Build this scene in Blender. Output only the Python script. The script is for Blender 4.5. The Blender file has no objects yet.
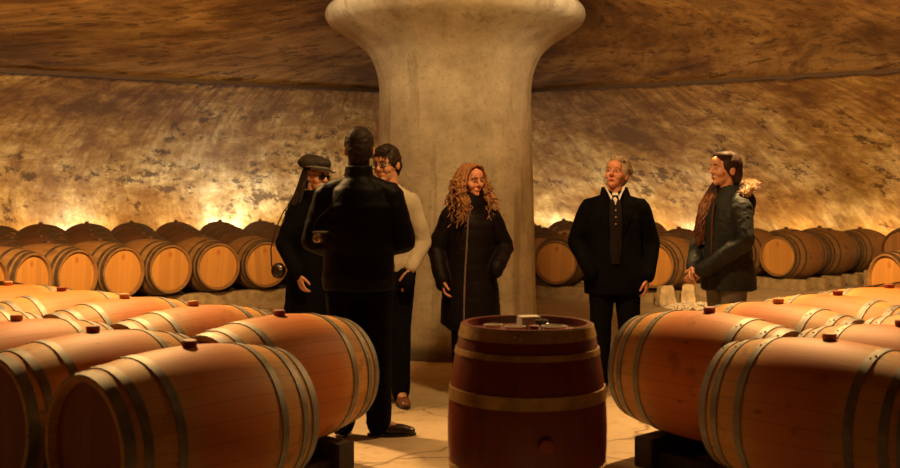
import bpy, bmesh, math, random
from mathutils import Vector, Matrix, Euler, noise
S = bpy.context.scene
COL = S.collection
random.seed(7)
PI = math.pi
R = math.radians
CX, CY = 0.05, 9.95          # the pillar stands in the middle of the round cellar
CAMZ, FPX = 1.47, 1050.0

def px_of(x, y, z):
    return 450 + FPX * x / y, 194 + FPX * (CAMZ - z) / y

# ------------------------------------------------------------------ nodes
class NT:
    def __init__(s, name):
        s.m = bpy.data.materials.new(name); s.m.use_nodes = True
        s.t = s.m.node_tree; s.b = s.t.nodes['Principled BSDF']
    def n(s, typ, **kw):
        nd = s.t.nodes.new(typ)
        for k, v in kw.items():
            if k.startswith('i_'):
                key = k[2:]
                key = int(key) if key.isdigit() else key
                sock = nd.inputs[key]
                if isinstance(v, bpy.types.NodeSocket): s.t.links.new(v, sock)
                else: sock.default_value = v
            else: setattr(nd, k, v)
        return nd
    def math(s, op, a, b=0.0, c=None, clamp=False):
        kw = {'i_0': a, 'i_1': b}
        if c is not None: kw['i_2'] = c
        return s.n('ShaderNodeMath', operation=op, use_clamp=clamp, **kw).outputs[0]
    def noise(s, vec, scale, detail=4, rough=.55, dist=0):
        return s.n('ShaderNodeTexNoise', i_Vector=vec, i_Scale=scale, i_Detail=detail, i_Roughness=rough, i_Distortion=dist).outputs['Fac']
    def ramp(s, fac, *stops):
        r = s.n('ShaderNodeValToRGB', i_Fac=fac); e = r.color_ramp.elements
        while len(e) < len(stops): e.new(.5)
        for el, (p, c) in zip(e, stops):
            el.position = p; el.color = (*c, 1) if len(c) == 3 else c
        return r.outputs['Color']
    def mrange(s, v, a, b, c=0.0, d=1.0):
        return s.n('ShaderNodeMapRange', i_0=v, i_1=a, i_2=b, i_3=c, i_4=d, interpolation_type='SMOOTHSTEP').outputs[0]
    def mix(s, f, a, b, mode='MIX'):
        nd = s.n('ShaderNodeMix', data_type='RGBA', blend_type=mode)
        for i, v in ((0, f), (6, a), (7, b)):
            if isinstance(v, bpy.types.NodeSocket): s.t.links.new(v, nd.inputs[i])
            else: nd.inputs[i].default_value = v if i == 0 else (*v, 1)
        return nd.outputs[2]
    def vmul(s, v, xyz):
        return s.n('ShaderNodeVectorMath', operation='MULTIPLY', i_0=v, i_1=xyz).outputs[0]
    def obj(s): return s.n('ShaderNodeTexCoord').outputs['Object']
    def bump(s, h, strength=.3, dist=.01):
        s.t.links.new(s.n('ShaderNodeBump', i_Height=h, i_Strength=strength, i_Distance=dist).outputs[0], s.b.inputs['Normal'])
    def set(s, **kw):
        names = {'color': 'Base Color', 'rough': 'Roughness', 'metal': 'Metallic', 'spec': 'Specular IOR Level', 'coat': 'Coat Weight', 'sheen': 'Sheen Weight', 'trans': 'Transmission Weight', 'sss': 'Subsurface Weight'}
        for k, v in kw.items():
            sock = s.b.inputs[names[k]]
            if isinstance(v, bpy.types.NodeSocket): s.t.links.new(v, sock)
            else: sock.default_value = (*v, 1) if isinstance(v, tuple) and len(v) == 3 else v
        return s.m

def plain(name, col, rough=.6, var=.25, scale=20, bump=.15, dist=.004, **kw):
    n = NT(name); o = n.obj(); f = n.noise(o, scale)
    c = n.ramp(f, (.3, tuple(x * (1 - var) for x in col)), (.7, tuple(min(1, x * (1 + var)) for x in col)))
    n.bump(f, bump, dist)
    return n.set(color=c, rough=rough, **kw)

def wood_barrel(name, base, red, dark, rough=.5, spec=.4, redamt=.8):
    n = NT(name); o = n.obj()
    sp = n.n('ShaderNodeSeparateXYZ', i_0=o)
    x, y, z = sp.outputs
    rnd = n.n('ShaderNodeObjectInfo').outputs['Random']
    a = n.math('MULTIPLY_ADD', n.math('ARCTAN2', y, z), 27 / (2 * PI), 13.5)
    idx = n.math('FLOOR', a); fr = n.math('FRACT', a)
    w = n.n('ShaderNodeTexWhiteNoise', noise_dimensions='1D', i_W=n.math('MULTIPLY_ADD', rnd, 97.3, idx)).outputs['Value']
    off = n.n('ShaderNodeCombineXYZ', i_0=n.math('MULTIPLY', rnd, 31.0), i_1=n.math('MULTIPLY', rnd, 17.0))
    ov = n.n('ShaderNodeVectorMath', operation='ADD', i_0=o, i_1=off.outputs[0]).outputs[0]
    grain = n.noise(n.vmul(ov, (3, 60, 60)), 1.0, 5, .6)
    blot = n.noise(ov, 5.5, 4, .6)
    c = n.mix(n.math('MULTIPLY_ADD', w, .55, 0), base, tuple(v * .62 for v in base))
    c = n.mix(n.math('MULTIPLY', grain, .35), c, dark)
    band = n.mrange(n.math('ABSOLUTE', n.math('MULTIPLY_ADD', blot, .12, n.math('SUBTRACT', n.math('ABSOLUTE', x), .06))), .26, .1)
    c = n.mix(n.math('MULTIPLY', band, redamt), c, red)
    c = n.mix(n.math('MULTIPLY', n.mrange(blot, .56, .72), .55), c, dark)
    # dark drips and knots
    kn = n.n('ShaderNodeTexVoronoi', i_Vector=n.vmul(ov, (4, 9, 9)), i_Scale=1.0).outputs['Distance']
    c = n.mix(n.mrange(kn, .11, .05, 0, .6), c, dark)
    gap = n.math('LESS_THAN', n.math('ABSOLUTE', n.math('SUBTRACT', fr, .5)), .482)
    c = n.mix(n.math('MULTIPLY', n.math('SUBTRACT', 1.0, gap), .55), c, dark)
    n.bump(n.math('ADD', gap, n.math('MULTIPLY', grain, .3)), .35, .003)
    return n.set(color=c, rough=rough, spec=spec)

def wood_head(name, base, dark, planks=8):
    n = NT(name); o = n.obj()
    sp = n.n('ShaderNodeSeparateXYZ', i_0=o)
    rnd = n.n('ShaderNodeObjectInfo').outputs['Random']
    a = n.math('MULTIPLY_ADD', sp.outputs[1], planks / .56, 20)
    idx = n.math('FLOOR', a); fr = n.math('FRACT', a)
    w = n.n('ShaderNodeTexWhiteNoise', noise_dimensions='1D', i_W=n.math('MULTIPLY_ADD', rnd, 57.1, idx)).outputs['Value']
    grain = n.noise(n.vmul(o, (40, 60, 4)), 1.0, 4, .6)
    c = n.mix(n.math('MULTIPLY', w, .6), base, tuple(v * .6 for v in base))
    c = n.mix(n.math('MULTIPLY', grain, .4), c, dark)
    # burnt mark near the top of the head, a red smudge under it
    d = n.n('ShaderNodeVectorMath', operation='DISTANCE', i_0=n.vmul(o, (0, 1, .7)), i_1=(0, 0, .12)).outputs['Value']
    c = n.mix(n.mrange(n.math('MULTIPLY_ADD', grain, .03, d), .05, .03, 0, .55), c, (.25, .05, .015))
    gap = n.math('LESS_THAN', n.math('ABSOLUTE', n.math('SUBTRACT', fr, .5)), .48)
    c = n.mix(n.math('MULTIPLY', n.math('SUBTRACT', 1.0, gap), .6), c, dark)
    n.bump(gap, .3, .003)
    return n.set(color=c, rough=.55, spec=.3)

def polar(n, kr):
    """(angle * kr, z) coordinates of the round vault"""
    g = n.n('ShaderNodeNewGeometry').outputs['Position']
    sp = n.n('ShaderNodeSeparateXYZ', i_0=g)
    dx = n.math('SUBTRACT', sp.outputs[0], CX); dy = n.math('SUBTRACT', sp.outputs[1], CY)
    u = n.math('MULTIPLY', n.math('ARCTAN2', dx, dy), kr)
    r = n.math('SQRT', n.math('ADD', n.math('MULTIPLY', dx, dx), n.math('MULTIPLY', dy, dy)))
    return u, sp.outputs[2], r, g

def mat_wall():
    n = NT('stained_plaster'); u, z, r, g = polar(n, 9.0)
    sk = n.math('MULTIPLY_ADD', z, .35, u)
    v1 = n.n('ShaderNodeCombineXYZ', i_0=sk, i_1=z, i_2=r).outputs[0]
    big = n.noise(v1, .55, 5, .62, .6)
    streak = n.noise(n.vmul(v1, (3.2, .55, .5)), 1.0, 6, .68, .5)
    mid = n.noise(v1, 1.9, 8, .7, .4)
    fine = n.noise(n.vmul(v1, (1.3, .75, 1)), 5.5, 8, .72)
    patch = n.noise(n.vmul(v1, (1.2, 1, 1)), 1.1, 10, .78, .3)
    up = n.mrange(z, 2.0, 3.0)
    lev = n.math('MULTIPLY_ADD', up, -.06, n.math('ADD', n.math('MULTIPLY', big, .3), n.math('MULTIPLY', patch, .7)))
    c = n.ramp(lev, (.37, (.17, .085, .02)), (.45, (.43, .26, .075)), (.5, (.6, .41, .145)), (.57, (.82, .65, .32)))
    c = n.mix(n.mrange(streak, .47, .62, 0, .55), c, (.25, .115, .03))
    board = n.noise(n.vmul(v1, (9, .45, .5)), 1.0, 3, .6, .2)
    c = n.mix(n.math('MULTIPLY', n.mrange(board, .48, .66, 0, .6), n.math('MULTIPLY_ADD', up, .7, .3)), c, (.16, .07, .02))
    belt = n.math('MULTIPLY', n.mrange(z, .9, 1.5), n.mrange(z, 2.7, 2.0))
    grain = n.noise(n.vmul(v1, (1.4, .8, 1)), 3.0, 9, .8)
    spots = n.mrange(n.math('MULTIPLY_ADD', belt, .03, n.math('ADD', n.math('MULTIPLY', big, .3), n.math('MULTIPLY', grain, .7))), .555, .6)
    c = n.mix(n.math('MULTIPLY', spots, .85), c, (.06, .028, .009))
    c = n.mix(n.mrange(fine, .35, .6, .4, 0), c, (.18, .085, .025))
    n.bump(n.math('ADD', fine, streak), .5, .03)
    return n.set(color=c, rough=.85, spec=.15)

def mat_ceiling():
    n = NT('stained_vault'); u, z, r, g = polar(n, 5.0)
    v1 = n.n('ShaderNodeCombineXYZ', i_0=n.math('MULTIPLY_ADD', r, .5, u), i_1=r, i_2=z).outputs[0]
    big = n.noise(v1, .5, 6, .65, .8)
    st = n.noise(n.vmul(v1, (1.2, .8, 1)), 1.0, 10, .76, .5)
    fine = n.noise(v1, 4.0, 8, .76)
    board = n.noise(n.vmul(v1, (7, .4, 1)), 1.0, 4, .6, .2)
    c = n.ramp(n.math('ADD', n.math('MULTIPLY', big, .5), n.math('MULTIPLY', st, .5)), (.38, (.07, .032, .009)), (.47, (.2, .105, .03)), (.54, (.36, .22, .075)), (.62, (.5, .34, .14)))
    c = n.mix(n.mrange(st, .53, .6, 0, .65), c, (.075, .032, .01))
    c = n.mix(n.mrange(board, .5, .65, 0, .4), c, (.12, .055, .016))
    c = n.mix(n.mrange(fine, .54, .6, 0, .75), c, (.05, .022, .007))
    n.bump(n.math('ADD', fine, st), .4, .03)
    return n.set(color=c, rough=.85, spec=.15)

def mat_pillar():
    n = NT('pillar_concrete'); u, z, r, g = polar(n, .75)
    v = n.vmul(g, (1, 1, 1))
    st = n.noise(n.vmul(v, (6, 6, .5)), 1.0, 5, .6, .3)
    bl = n.noise(v, 3.0, 6, .7)
    pit = n.noise(v, 26.0, 4, .7)
    c = n.ramp(bl, (.3, (.34, .29, .19)), (.5, (.46, .41, .29)), (.7, (.6, .55, .41)))
    c = n.mix(n.mrange(st, .52, .7, 0, .55), c, (.2, .14, .075))
    c = n.mix(n.mrange(pit, .55, .72, 0, .5), c, (.16, .11, .06))
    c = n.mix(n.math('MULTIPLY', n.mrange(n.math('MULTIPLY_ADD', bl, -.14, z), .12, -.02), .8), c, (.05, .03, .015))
    n.bump(n.math('ADD', pit, bl), .45, .015)
    return n.set(color=c, rough=.8, spec=.2)

def mat_floor():
    n = NT('worn_concrete_floor'); o = n.obj()
    big = n.noise(o, .7, 5, .6, .5); fine = n.noise(o, 9.0, 6, .7)
    c = n.ramp(big, (.3, (.34, .26, .15)), (.5, (.47, .37, .24)), (.7, (.6, .5, .34)))
    c = n.mix(n.mrange(fine, .5, .72, 0, .45), c, (.18, .11, .05))
    dv = n.n('ShaderNodeVectorMath', operation='ADD', i_0=o, i_1=n.vmul(n.n('ShaderNodeTexNoise', i_Vector=o, i_Scale=2.2).outputs['Color'], (.5, .5, 0))).outputs[0]
    cr = n.n('ShaderNodeTexVoronoi', feature='DISTANCE_TO_EDGE', i_Vector=dv, i_Scale=.8).outputs['Distance']
    c = n.mix(n.mrange(cr, .012, .002, 0, .6), c, (.09, .05, .02))
    n.bump(fine, .25, .01)
    return n.set(color=c, rough=.6, spec=.3)

M = {}
M['wall'] = mat_wall(); M['ceiling'] = mat_ceiling(); M['pillar'] = mat_pillar(); M['floor'] = mat_floor()
M['kerb'] = plain('kerb_concrete', (.26, .19, .1), .85, .35, 9, .4, .02)
M['stone'] = plain('limestone_block', (.5, .4, .25), .85, .4, 9, .5, .02)
M['gravel'] = plain('white_gravel', (.75, .68, .55), .8, .25, 40)
M['seam'] = plain('dark_joint', (.035, .018, .008), .9)
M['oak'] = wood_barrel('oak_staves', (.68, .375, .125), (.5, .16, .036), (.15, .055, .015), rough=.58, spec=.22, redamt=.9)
M['oak_ring'] = wood_barrel('dimmed_oak_staves', (.27, .145, .052), (.2, .085, .028), (.06, .027, .01), .65, .15, .4)  # oak darkened to put the dimmer light on the ring into its colour
M['oak_back'] = wood_barrel('shaded_oak_staves', (.13, .06, .025), (.11, .04, .015), (.04, .018, .008), .7, .1, .4)  # shade over the rows behind is painted into these staves
M['head_back'] = wood_head('shaded_oak_head', (.3, .15, .05), (.1, .04, .012))  # darker copy of the ring head, shade of the back rows in its colour
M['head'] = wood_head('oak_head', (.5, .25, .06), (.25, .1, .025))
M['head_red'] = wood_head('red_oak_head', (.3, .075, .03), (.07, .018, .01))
M['mahogany'] = wood_barrel('varnished_red_staves', (.2, .034, .014), (.17, .024, .011), (.07, .014, .008), .38, .5, .5)
M['hoop'] = plain('galvanised_hoop', (.21, .205, .185), .6, .3, 14, .1, .002, metal=.65)
M['hoop_dark'] = plain('shaded_dark_hoop', (.07, .045, .028), .6, .4, 14, .1, .002, metal=.4)  # unlit look of the far hoops is put into the metal colour
M['hoop_brass'] = plain('brassy_hoop', (.5, .34, .14), .42, .35, 12, .1, .002, metal=.6)
M['bung_red'] = plain('red_brown_bung', (.27, .05, .025), .6)
M['bung_dark'] = plain('dark_bung', (.06, .025, .012), .7)
M['bung_tan'] = plain('tan_bung', (.62, .28, .1), .6)
M['rail'] = plain('black_stained_beam', (.03, .016, .01), .7, .4, 15)

# ------------------------------------------------------------------ mesh builder
def basis(d):
    d = d.normalized()
    a = Vector((0, 0, 1)) if abs(d.z) < .95 else Vector((1, 0, 0))
    u = d.cross(a).normalized(); v = d.cross(u).normalized()
    return u, v

class MB:
    def __init__(s, mat=None): s.bm = bmesh.new(); s.M = mat or Matrix()
    def v(s, p): return s.bm.verts.new(s.M @ Vector(p))
    def loops(s, rings, close=True, wrap=False):
        vs = [[s.v(p) for p in r] for r in rings]; n = len(vs[0])
        m = len(vs)
        for i in range(m if wrap else m - 1):
            a, b = vs[i], vs[(i + 1) % m]
            for k in range(n):
                try: s.bm.faces.new((a[k], a[(k + 1) % n], b[(k + 1) % n], b[k]))
                except ValueError: pass
        if close and not wrap:
            s.bm.faces.new(list(reversed(vs[0]))); s.bm.faces.new(vs[-1])
        return s
    def ell(s, c, r, rot=None, nu=16, nv=10):
        c = Vector(c); rot = rot or Matrix()
        rings = []
        for i in range(nv + 1):
            t = -PI / 2 + PI * (.03 + .94 * i / nv)
            rings.append([c + rot @ Vector((r[0] * math.cos(t) * math.cos(2 * PI * k / nu), r[1] * math.cos(t) * math.sin(2 * PI * k / nu), r[2] * math.sin(t))) for k in range(nu)])
        return s.loops(rings)
    def cap(s, a, b, r1, r2=None, n=12):
        a = Vector(a); b = Vector(b); r2 = r1 if r2 is None else r2
        d = b - a
        if d.length < 1e-6: d = Vector((0, 0, 1e-4))
        u, v = basis(d); dn = d.normalized(); rings = []
        for t in (-80, -45, 0):
            rings.append([a + dn * r1 * math.sin(R(t)) + (u * math.cos(2 * PI * k / n) + v * math.sin(2 * PI * k / n)) * r1 * math.cos(R(t)) for k in range(n)])
        for t in (0, 45, 80):
            rings.append([b + dn * r2 * math.sin(R(t)) + (u * math.cos(2 * PI * k / n) + v * math.sin(2 * PI * k / n)) * r2 * math.cos(R(t)) for k in range(n)])
        return s.loops(rings)
    def chain(s, pts, rad, n=12):
        for i in range(len(pts) - 1): s.cap(pts[i], pts[i + 1], rad[i], rad[i + 1], n)
        return s
    def tube(s, pts, r0, r1=None, n=6, flat=1.0):
        pts = [Vector(p) for p in pts]; r1 = r0 if r1 is None else r1; m = len(pts); rings = []
        u = None
        for i, p in enumerate(pts):
            d = (pts[min(i + 1, m - 1)] - pts[max(i - 1, 0)])
            if u is None: u, v = basis(d)
            else:
                dn = d.normalized(); u = (u - dn * u.dot(dn)).normalized(); v = dn.cross(u)
            r = r0 + (r1 - r0) * i / (m - 1)
            rings.append([p + u * r * math.cos(2 * PI * k / n) + v * r * flat * math.sin(2 * PI * k / n) for k in range(n)])
        return s.loops(rings)
    def loft(s, rings, n=28):
        """rings: (z, rx, ry, xo, yo)"""
        out = []
        for q in rings:
            z, rx, ry = q[:3]; xo = q[3] if len(q) > 3 else 0; yo = q[4] if len(q) > 4 else 0
            out.append([(xo + rx * math.cos(2 * PI * k / n), yo + ry * math.sin(2 * PI * k / n), z) for k in range(n)])
        return s.loops(out)
    def box(s, c, size, rot=None, bev=0):
        c = Vector(c); rot = rot or Matrix(); hx, hy, hz = [q / 2 for q in size]
        tmp = bmesh.new()
        bmesh.ops.create_cube(tmp, size=1)
        for v in tmp.verts: v.co = Vector((v.co.x * 2 * hx, v.co.y * 2 * hy, v.co.z * 2 * hz))
        if bev: bmesh.ops.bevel(tmp, geom=tmp.edges[:], offset=bev, segments=2, affect='EDGES')
        mp = {v: s.v(c + rot @ v.co) for v in tmp.verts}
        for f in tmp.faces: s.bm.faces.new([mp[v] for v in f.verts])
        tmp.free(); return s
    def lathe(s, prof, n=48, axis='z', wrap=False):
        rings = []
        for r, h in prof:
            if axis == 'z': rings.append([(r * math.cos(2 * PI * k / n), r * math.sin(2 * PI * k / n), h) for k in range(n)])
            else: rings.append([(h, r * math.cos(2 * PI * k / n), r * math.sin(2 * PI * k / n)) for k in range(n)])
        return s.loops(rings, close=not wrap, wrap=wrap)
    def mesh(s, name, mat, smooth=True, sharp=None):
        bmesh.ops.recalc_face_normals(s.bm, faces=s.bm.faces[:])
        me = bpy.data.meshes.new(name); s.bm.to_mesh(me); s.bm.free()
        if smooth:
            me.polygons.foreach_set('use_smooth', [True] * len(me.polygons))
            if sharp: me.set_sharp_from_angle(angle=R(sharp))
        if mat: me.materials.append(mat)
        return me
    def build(s, name, mat, parent=None, smooth=True, sharp=40):
        return link(name, s.mesh(name, mat, smooth, sharp), parent)
    def remesh(s, name, mat, parent=None, voxel=.008, iters=4, disp=None):
        """fuse everything collected here into one continuous skin"""
        me = s.mesh(name + '_raw', mat, False)
        o = bpy.data.objects.new(name + '_raw', me); COL.objects.link(o)
        md = o.modifiers.new('fuse', 'REMESH'); md.mode = 'VOXEL'; md.voxel_size = voxel; md.use_smooth_shade = True
        sm = o.modifiers.new('smooth', 'SMOOTH'); sm.iterations = iters; sm.factor = .5
        dg = bpy.context.evaluated_depsgraph_get(); dg.update()
        out = bpy.data.meshes.new_from_object(o.evaluated_get(dg)); out.name = name
        bpy.data.objects.remove(o); bpy.data.meshes.remove(me)
        if disp:
            nr = [v.normal.copy() for v in out.vertices]
            for v, q in zip(out.vertices, nr): v.co += q * disp(v.co)
        out.materials.clear(); out.materials.append(mat)
        out.polygons.foreach_set('use_smooth', [True] * len(out.polygons))
        return link(name, out, parent)

def link(name, me, parent=None):
    o = bpy.data.objects.new(name, me); COL.objects.link(o)
    if parent: o.parent = parent
    return o
def tag(o, label=None, cat=None, group=None, kind=None):
    for k, v in (('label', label), ('category', cat), ('group', group), ('kind', kind)):
        if v: o[k] = v
    return o
def empty(name, loc, rz=0, label=None, cat=None, group=None):
    o = bpy.data.objects.new(name, None); COL.objects.link(o); o.empty_display_size = .1
    o.location = loc; o.rotation_euler = (0, 0, rz)
    return tag(o, label, cat, group)

# ------------------------------------------------------------------ the room
def plan(r, a):      # a measured from +Y clockwise; the side behind the camera is drawn out into an oval
    x = r * math.sin(a); y = r * math.cos(a)
    if y < 0: y *= 2.1
    return CX + x, CY + y
def vault(r, a):     # the vault is faceted where it meets the ceiling and round at its foot
    w = max(0, 1 - abs(r - 6.98) / (3.6 if r > 6.98 else 5.0))
    t = ((math.degrees(a) % 360) % 60) - 30
    f = math.cos(R(30)) / math.cos(R(t))
    return plan(r * (1 + (f - 1) * w), a)
def revolve(name, prof, mat, n=160, sub=6):
    mb = MB(); pts = []
    for i in range(len(prof) - 1):
        (r0, z0), (r1, z1) = prof[i], prof[i + 1]
        for k in range(sub): t = k / sub; pts.append((r0 + (r1 - r0) * t, z0 + (z1 - z0) * t))
    pts.append(prof[-1])
    rings = [[(*vault(r, 2 * PI * k / n), z) for k in range(n)] for r, z in pts]
    mb.loops(rings, close=False)
    me = mb.mesh(name, mat, True)
    o = link(name, me); o['kind'] = 'structure'
    return o
def smooth_prof(P, n=24):     # Catmull-Rom through the profile points
    out = []
    for i in range(len(P) - 1):
        p0, p1, p2, p3 = (Vector(P[max(i - 1, 0)]), Vector(P[i]), Vector(P[i + 1]), Vector(P[min(i + 2, len(P) - 1)]))
        for k in range(n):
            t = k / n
            out.append(tuple(.5 * ((2 * p1) + (p2 - p0) * t + (2 * p0 - 5 * p1 + 4 * p2 - p3) * t * t + (3 * p1 - p0 - 3 * p2 + p3) * t ** 3)))
    out.append(tuple(P[-1])); return out
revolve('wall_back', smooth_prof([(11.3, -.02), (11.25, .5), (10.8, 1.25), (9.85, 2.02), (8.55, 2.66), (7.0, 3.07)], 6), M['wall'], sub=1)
revolve('ceiling', smooth_prof([(6.96, 3.09), (5.5, 3.28), (3.2, 3.52), (.9, 3.7)], 6), M['ceiling'], sub=1)
mb = MB(); n = 200
rings = []
for k in range(n):
    a = 2 * PI * k / n; w = .012 * noise.noise(Vector((a * 14, 0, 3))) ; h = .032 + .02 * noise.noise(Vector((a * 30, 5, 3)))
    c = []
    for dr, dz in ((-.05, -h), (.06, -h), (.06, h), (-.05, h)):
        x, y = vault(6.97 + dr, a); c.append((x, y, 3.07 + dz + w))
    rings.append(c)
mb.loops(rings, wrap=True); mb.build('trim_1', M['seam'], None, False)['kind'] = 'structure'
mb = MB()
rings = [[(*plan(11.4, 2 * PI * k / 96), z) for k in range(96)] for z in (-.2, 0)]
mb.loops(rings); mb.build('floor', M['floor'], None, False)['kind'] = 'structure'

# pillar with its flared capital
prof = smooth_prof([(.80, 0), (.78, .12), (.765, .4), (.745, 1.2), (.725, 2.0), (.718, 2.42), (.735, 2.58), (.775, 2.70), (.84, 2.81), (.96, 2.91), (1.10, 3.00), (1.19, 3.065), (1.225, 3.14), (1.2, 3.215), (1.12, 3.25), (1.0, 3.265), (.97, 3.3), (.97, 3.72)], 5)
mb = MB(); mb.lathe(prof, 96)
p = mb.build('pillar', M['pillar'], None, True, 60); p.location = (CX, CY, 0)
tag(p, 'massive round concrete pillar with flared mushroom capital in the centre', 'pillar')

def arc_kerb(name, r, w, h, a0, a1):
    mb = MB(); n = max(4, int(abs(a1 - a0) / .03)); rings = []
    for k in range(n + 1):
        a = a0 + (a1 - a0) * k / n; q = []
        for dr, z in ((-w / 2, 0), (w / 2, 0), (w / 2, h - .01), (w / 2 - .01, h), (-w / 2 + .01, h), (-w / 2, h - .01)):
            x, y = plan(r + dr, a); q.append((x, y, z + (.004 * noise.noise(Vector((a * 40, z * 9, r))) if z > .05 else 0)))
        rings.append(q)
    mb.loops(rings); o = mb.build(name, M['kerb'], None, False); o['kind'] = 'structure'; return o

# ------------------------------------------------------------------ barrels
BL, BR, HR = .95, .345, .282
def rad(x): return HR + (BR - HR) * (1 - (x / (BL / 2)) ** 2)
def barrel_meshes(key, stave, head, hoop, bung, hp=((.024, .042), (.092, .036), (.225, .036))):
    N = 20; h = BL / 2; d = {}
    prof = [(rad(-h + BL * i / N), -h + BL * i / N) for i in range(N + 1)]
    prof += [(HR - .02, h), (HR - .026, h - .045), (HR - .05, h - .06), (HR - .05, -h + .06), (HR - .026, -h + .045), (HR - .02, -h)]
    mb = MB(); mb.lathe(prof, 54, 'x', wrap=True); d['body'] = mb.mesh('staves', stave, True, 35)
    for sgn, nm in ((-1, 'headA'), (1, 'headB')):
        mb = MB(); mb.lathe([(HR - .024, sgn * (h - .052)), (HR - .024, sgn * (h - .038)), (HR - .03, sgn * (h - .034))], 48, 'x'); d[nm] = mb.mesh('barrel_head', head, True, 30)
    d['hoops'] = []
    for c, w in [(h - c, w) for c, w in hp] + [(c - h, w) for c, w in reversed(hp)]:
        a, b = c - w / 2, c + w / 2; ra, rb = rad(a), rad(b)
        mb = MB(); mb.lathe([(ra + .001, a), (ra + .0045, a), (rb + .0045, b), (rb + .001, b)], 54, 'x', wrap=True)
        rc = rad(c) + .004   # rivets where the strap ends overlap
        for q in (-.012, .012):
            mb.ell((c + q * .5, rc * math.sin(.35 + q * 3), rc * math.cos(.35 + q * 3)), (.006, .006, .004), None, 8, 4)
        d['hoops'].append(mb.mesh('hoop', hoop, True, 35))
    mb = MB(); mb.lathe([(.024, BR - .012), (.030, BR + .004), (.031, BR + .022), (.027, BR + .027)], 20); d['bung'] = mb.mesh('bung', bung, True, 35)
    return d
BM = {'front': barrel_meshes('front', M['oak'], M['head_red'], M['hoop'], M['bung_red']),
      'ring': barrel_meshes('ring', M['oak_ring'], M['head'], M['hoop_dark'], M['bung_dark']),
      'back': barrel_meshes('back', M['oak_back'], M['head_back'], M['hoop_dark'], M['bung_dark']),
      'stand': barrel_meshes('stand', M['mahogany'], M['mahogany'], M['hoop_brass'], M['bung_red'], ((.03, .05), (.118, .026), (.305, .056)))}
bung_tan = BM['front']['bung'].copy(); bung_tan.materials.clear(); bung_tan.materials.append(M['bung_tan'])

def barrel(kind, loc, axis_angle, label, group, tilt=0, tan=False, upright=False):
    """axis_angle: direction of the barrel's long axis in plan"""
    r = empty('wine_barrel', loc, axis_angle, label, 'barrel', group)
    d = BM[kind]
    rot = (0, -PI / 2, 0) if upright else (tilt, 0, 0)
    zc = BL / 2 if upright else BR
    for nm, me in [('staves', d['body']), ('barrel_head', d['headA']), ('barrel_head', d['headB'])] + [('hoop', q) for q in d['hoops']] + [('bung', bung_tan if tan else d['bung'])]:
        o = link(nm, me, r); o.location = (0, 0, zc); o.rotation_euler = rot
    return r

FRZ = .15
FA = math.atan2(.77, .64); LSTEP = Vector((-.539, .448))
RA = math.atan2(.735, -.677); RSTEP = Vector((.5145, .474))
ORD = ['first', 'second', 'third', 'fourth', 'fifth', 'sixth', 'seventh', 'eighth', 'ninth', 'tenth', 'eleventh', 'twelfth', 'thirteenth', 'fourteenth']
def front_row(start, step, n, ang, labels, group, tans, seed):
    rr = random.Random(seed)
    for k in range(n):
        p = Vector(start) + step * k
        barrel('front', (p.x, p.y, FRZ), ang + R(rr.uniform(-1.2, 1.2)), labels[k], group, tilt=R(rr.uniform(-3, 3)), tan=tans[k])
front_row((-1.087, 4.35), LSTEP, 4, FA, ['oak barrel nearest the camera on the left, whole dark head showing',
    'oak barrel second from the aisle in the nearest left row', 'oak barrel third from the aisle in the nearest left row',
    'oak barrel fourth from the aisle in the nearest left row, at the frame edge'], 'barrels in the nearest left row', (0, 0, 1, 1), 1)
front_row((-.90, 5.47), LSTEP, 6, FA, ['oak barrel on the aisle end of the left back rack, beside the man in black',
    'oak barrel second from the aisle in the second left row', 'oak barrel third from the aisle in the second left row',
    'oak barrel fourth from the aisle in the second left row', 'oak barrel fifth from the aisle in the second left row',
    'oak barrel sixth from the aisle in the second left row'], 'barrels in the second left row', (0, 1, 1, 0, 1, 1), 2)
front_row((1.64, 4.54), RSTEP, 3, RA, ['oak barrel nearest the camera on the right side',
    'oak barrel second from the aisle in the nearest right row', 'oak barrel third from the aisle in the nearest right row'], 'barrels in the nearest right row', (1, 0, 0), 3)
front_row((1.395, 5.61), RSTEP, 5, RA, ['oak barrel on the aisle end of the right back rack, below the grey haired man',
    'oak barrel second from the aisle in the second right row', 'oak barrel third from the aisle in the second right row',
    'oak barrel fourth from the aisle in the second right row', 'oak barrel fifth from the aisle in the second right row'], 'barrels in the second right row', (0, 1, 0, 0, 0), 4)

def rack(start, step, n, ang, label):
    u = Vector((math.cos(ang), math.sin(ang), 0)); st = Vector((step.x, step.y, 0)).normalized(); L = step.length * (n - 1) + .5
    c = Vector((*start, 0)) + Vector((step.x, step.y, 0)) * (n - 1) / 2
    rz = math.atan2(st.y, st.x)
    r = empty('barrel_rack', c, rz, label, 'rack', 'beam racks under the front barrels')
    rot = Matrix()
    for sg in (-1, 1):
        h = FRZ + BR - rad(.205)
        mb = MB(); mb.box((0, sg * .26, h / 2), (L, .12, h), None, .006); mb.build('rail', M['rail'], r, False)
    m = max(2, n)
    for k in range(m):
        mb = MB(); mb.box((-L / 2 + .1 + (L - .2) * k / (m - 1), 0, .04), (.08, .4, .08), None, .004); mb.build('crosspiece', M['rail'], r, False)
rack((-1.087, 4.35), LSTEP, 4, FA, 'dark wooden beam rack under the nearest left barrel row')
rack((-.90, 5.47), LSTEP, 6, FA, 'dark wooden beam rack under the second left barrel row')
rack((1.64, 4.54), RSTEP, 3, RA, 'dark wooden beam rack under the nearest right barrel row')
rack((1.395, 5.61), RSTEP, 5, RA, 'dark wooden beam rack under the second right barrel row')

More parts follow.
